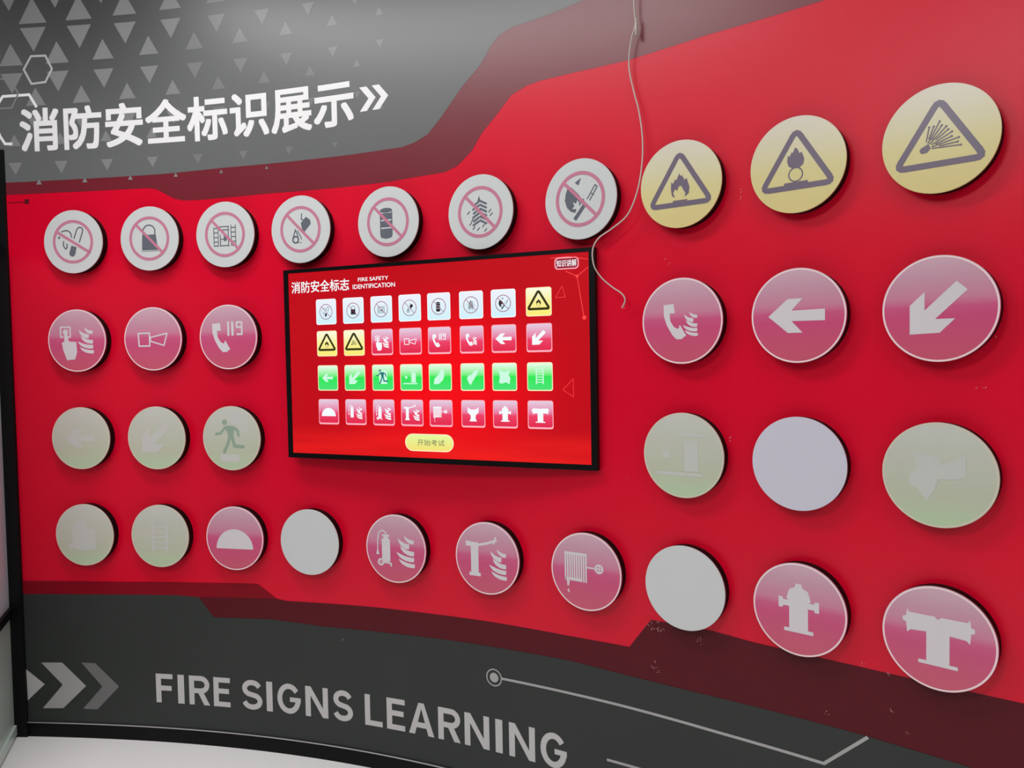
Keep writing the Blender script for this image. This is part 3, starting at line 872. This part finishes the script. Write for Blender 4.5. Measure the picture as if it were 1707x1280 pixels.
cr.color_ramp.elements[0].position = 0.2; cr.color_ramp.elements[0].color = lin((250, 0, 16)) + (1,)
cr.color_ramp.elements[1].position = 1.0; cr.color_ramp.elements[1].color = lin((196, 0, 20)) + (1,)
nt.links.new(gr.outputs['Value'], cr.inputs[0])
nz = nt.nodes.new('ShaderNodeTexNoise'); nz.inputs['Scale'].default_value = 1.0; nz.inputs['Detail'].default_value = 3
mp2 = nt.nodes.new('ShaderNodeMapping'); mp2.inputs['Scale'].default_value = (2.5, 1, 26); mp2.inputs['Rotation'].default_value = (0, 0.12, 0)
nt.links.new(tc.outputs['Object'], mp2.inputs[0]); nt.links.new(mp2.outputs[0], nz.inputs['Vector'])
mr = nt.nodes.new('ShaderNodeMapRange'); mr.interpolation_type = 'SMOOTHSTEP'
mr.inputs['From Min'].default_value = -0.21; mr.inputs['From Max'].default_value = -0.30
nt.links.new(sp.outputs[2], mr.inputs['Value'])
mm = nt.nodes.new('ShaderNodeMath'); mm.operation = 'MULTIPLY'; nt.links.new(mr.outputs[0], mm.inputs[0]); nt.links.new(nz.outputs['Fac'], mm.inputs[1])
mx = nt.nodes.new('ShaderNodeMix'); mx.data_type = 'RGBA'; mx.inputs[7].default_value = lin((255, 30, 24)) + (1,)
nt.links.new(mm.outputs[0], mx.inputs[0]); nt.links.new(cr.outputs[0], mx.inputs[6]); nt.links.new(mx.outputs[2], b.inputs['Emission Color'])
b.inputs['Emission Strength'].default_value = 0.95
SCR = link('screen', mesh([(SX0, 0.0, SZ0), (SX1, 0.0, SZ0), (SX1, 0.0, SZ1), (SX0, 0.0, SZ1)], [(0, 1, 2, 3)]), ms, TV)
SCR['label'] = 'lit red screen picture'

E_WH = ramp_mat('lit_pale_tile', [(0, (206, 240, 250)), (1, (238, 240, 250))], 2, -.045, .045, 0.4, 0.2, 1.0)
E_YE = ramp_mat('lit_yellow_tile', [(0, (250, 236, 110)), (0.5, (250, 238, 150)), (1, (250, 250, 226))], 2, -.045, .045, 0.4, 0.2, 1.0)
E_RE = ramp_mat('lit_rose_tile', [(0, (224, 20, 64)), (0.45, (236, 60, 100)), (0.55, (232, 120, 160)), (1, (226, 206, 226))], 2, -.045, .045, 0.4, 0.2, 1.0)
E_GR = ramp_mat('lit_green_tile', [(0, (70, 226, 120)), (0.5, (40, 232, 80)), (0.62, (130, 240, 140)), (1, (234, 252, 236))], 2, -.045, .045, 0.4, 0.2, 1.0)
E_W = emat('lit_white', (246, 252, 255), 1.0)
E_PK = emat('lit_pink_edge', (255, 176, 190), 1.0)
E_CR = emat('lit_cream_edge', (255, 236, 190), 1.0)
E_K = emat('lit_dark', (44, 34, 40), 1.0)
E_OL = emat('lit_olive_dark', (52, 48, 8), 1.0)
E_RR = emat('lit_rose_ring', (150, 70, 96), 1.0)
E_TE = emat('lit_teal', (30, 120, 120), 1.0)
E_MINT = emat('lit_mint', (204, 250, 226), 1.0)
E_YB = ramp_mat('lit_yellow_button', [(0, (246, 222, 110)), (1, (224, 250, 160))], 2, -.03, .03, 0.4, 0.2, 1.0)
E_LN = emat('lit_red_line', (255, 70, 70), 1.0)
E_TXT = emat('lit_olive_text', (120, 124, 90), 1.0)
TILE_X = [-0.417, -0.2985, -0.180, -0.064, 0.0505, 0.1735, 0.2915, 0.4165]
TILE_Z = [0.1895, 0.0735, -0.0525, -0.1765]
TILES = [['smoking', 'bag', 'barrier', 'water', 'barrel', 'firecracker', 'match', '!flame'],
         ['!flame', '!explosion', 'alarm', 'horn', 'phone119', 'phonefire', 'left', 'downleft'],
         ['leftsmall', 'downleft', 'man', 'exit', 'handa', 'handb', 'shirt', 'ladder'],
         ['dome', 'extinguisher', 'wheeled', 'monitor', 'reel', 'siamese', 'hydrant', 'tee']]
TW, TH_ = 0.0445, 0.0465
for r_ in range(4):
    for c_ in range(8):
        ic = TILES[r_][c_]; yel = ic.startswith('!')
        cat_ = 'y' if yel else ('w' if r_ == 0 else ('g' if r_ == 2 else 'r'))
        bgm = {'y': E_YE, 'w': E_WH, 'g': E_GR, 'r': E_RE}[cat_]; edm = {'y': E_CR, 'w': E_W, 'g': E_CR, 'r': E_PK}[cat_]
        lay = [((rrect(-TW, TW, -TH_, TH_, .008), 1), 0.0006), ((rrect(-TW + .0028, TW - .0028, -TH_ + (.006 if cat_ == 'r' else .0035), TH_ - .0028, .007), 0), 0.001)]
        parts = []
        if cat_ == 'w':
            parts = [((p_, 2), .038, .0016) for p_ in icon(ic)] + [((p_, 3), .038, .002) for p_ in (ring(0, 0, .68, .74, 40) + thick([(-.48, .48), (.48, -.48)], .05))]
            mats = [bgm, edm, E_K, E_RR]
        elif cat_ == 'y':
            parts = [((p_, 2), .050, .0016) for p_ in warn_tri(.16)] + [((p_, 2), .036, .0018) for p_ in icon(ic[1:])]; mats = [bgm, edm, E_OL]
        elif ic == 'man':
            parts = [((p_, 2), .05, .0016) for p_ in [rect(-.3, .35, -.45, .5)]] + [((p_, 3), .05, .002) for p_ in man()]; mats = [bgm, edm, E_MINT, E_TE]
        else:
            parts = [((p_, 2), .049, .0016) for p_ in icon(ic)]; mats = [bgm, edm, E_MINT if cat_ == 'g' else E_W]
        verts, faces, mi, pj = [], [], [], 0
        for (poly, idx), k2, dep in [(l[0], 1.0, l[1]) for l in lay] + parts:
            pj += 1; dep += (pj % 11) * 2e-5
            for t in tris_of(poly):
                b0 = len(verts); verts += [(q[0] * k2, -dep, q[1] * k2) for q in t]; faces.append((b0, b0 + 1, b0 + 2)); mi.append(idx)
        o = link('icon_tile', mesh(verts, faces, midx=mi), mats, SCR, (TILE_X[c_], -0.0002, TILE_Z[r_]))


def screen_text(name, body, x0, x1, z0, z1, m, bold=0.0, dep=0.001):
    tr_, gg = bolden(text_tris(body), bold); tr_ = fit_tris(tr_, x0, x1, z0, z1)
    return link(name, mesh([(p_[0], -dep - gg[i_] * 2e-5, p_[1]) for i_, t in enumerate(tr_) for p_ in t], [(3 * i, 3 * i + 1, 3 * i + 2) for i in range(len(tr_))]), m, SCR)


screen_text('screen_heading', '消防安全标志', -0.571, -0.313, 0.263, 0.306, E_W, 0.015)
screen_text('screen_heading', 'FIRE SAFETY', -0.275, -0.148, 0.292, 0.3055, E_W, 0.015)
screen_text('screen_heading', 'IDENTIFICATION', -0.298, -0.121, 0.266, 0.282, E_W, 0.015)
link('screen_button', flat_mesh([(rrect(.473, .554, .288, .326, .012), 0), (rrect(.4765, .5505, .2915, .3225, .01), 1)], 0.0006), [E_PK, emat('lit_dark_red', (150, 10, 40), 1.0)], SCR)
screen_text('button_text', '知识讲解', 0.480, 0.547, 0.296, 0.318, E_W, 0.012, 0.002)
ob = link('screen_button', flat_mesh([(rrect(-.095, .097, -.031, .030, .030), 1), (rrect(-.091, .093, -.027, .026, .026), 0)], 0.0008), [E_YB, E_CR], SCR, (0, 0, -0.279))
screen_text('button_text', '开始考试', -0.045, 0.062, -0.290, -0.268, E_TXT, 0.004, 0.0016)
for ln in (thick([(.585, .315), (.52, .328), (.46, .326)], .002),
           thick([(.585, .29), (.548, .264), (.51, .282)], .0025) + [circ(.548, .264, .005, 10)] + thick([(.548, .264), (.568, .14)], .0025) + [circ(.57, .133, .007, 10)],
           thick([(.475, .20), (.497, .236), (.508, .20)], .0016, True), thick([(.53, -.06), (.495, -.095), (.53, -.118)], .0016, True)):
    link('line_ornament', flat_mesh(ln, 0.0008), E_LN, SCR)

# ------------------------------------------------------------------ hanging cable
def tube(pts, r, n=8):
    v, fc = [], []
    for i, p_ in enumerate(pts):
        d = (pts[min(i + 1, len(pts) - 1)] - pts[max(i - 1, 0)]).normalized()
        a = d.cross(Vector((0.3, 1, 0.2))).normalized(); b_ = d.cross(a)
        for k_ in range(n):
            t = 2 * math.pi * k_ / n; v.append(p_ + (a * math.cos(t) + b_ * math.sin(t)) * r)
    for i in range(len(pts) - 1):
        for k_ in range(n):
            j = (k_ + 1) % n; fc.append((i * n + k_, i * n + j, (i + 1) * n + j, (i + 1) * n + k_))
    fc += [tuple(range(n))[::-1], tuple(range((len(pts) - 1) * n, len(pts) * n))]
    return mesh(v, fc, smooth=True)


def spline(P_, m=8):
    out = []
    for i in range(len(P_) - 1):
        a, b_, c_, d = P_[max(i - 1, 0)], P_[i], P_[i + 1], P_[min(i + 2, len(P_) - 1)]
        for k_ in range(m):
            t = k_ / m
            out.append(0.5 * ((2 * b_) + (c_ - a) * t + (2 * a - 5 * b_ + 4 * c_ - d) * t * t + (3 * b_ - a - 3 * c_ + d) * t ** 3))
    return out + [P_[-1]]


CP = [(1057, 0, .022), (1059, 40, .022), (1052, 68, .02), (1048.5, 110, .018), (1056, 150, .018), (1065, 185, .02), (1071, 230, .024), (1070, 275, .03), (1062, 320, .04), (1046, 358, .045), (1020, 381, .05),
      (998, 397, .055), (988, 416, .058), (990, 442, .058), (1002, 462, .045), (1020, 478, .035), (1036, 489, .03), (1042, 500, .028), (1037, 513, .022)]
pts = []
for x, y, l in CP:
    s_, z_ = at(x, y, l); pts.append(wallpt(s_, z_, l))
s_, z_ = at(1057, 0, .022)
pts = [wallpt(s_ - 0.01, ZT - 0.002, .02), wallpt(s_ + 0.015, z_ + 0.18, .03)] + pts
cab = link('hanging_cable', tube(spline(pts, 8), 0.0023), M_CABLE)
tag(cab, 'thin loose grey cable hanging down the wall past the display corner', 'cable')
pr = []
for x, y in ((1060, 30), (1060.5, 45), (1060.5, 60)): 
    s_, z_ = at(x, y, .022); pr.append(wallpt(s_, z_, .022))
sl = link('cable_splice', tube([pr[0], pr[1], pr[2]], 0.0042), M_CABLE, cab)
print('DONE', len(bpy.data.objects))
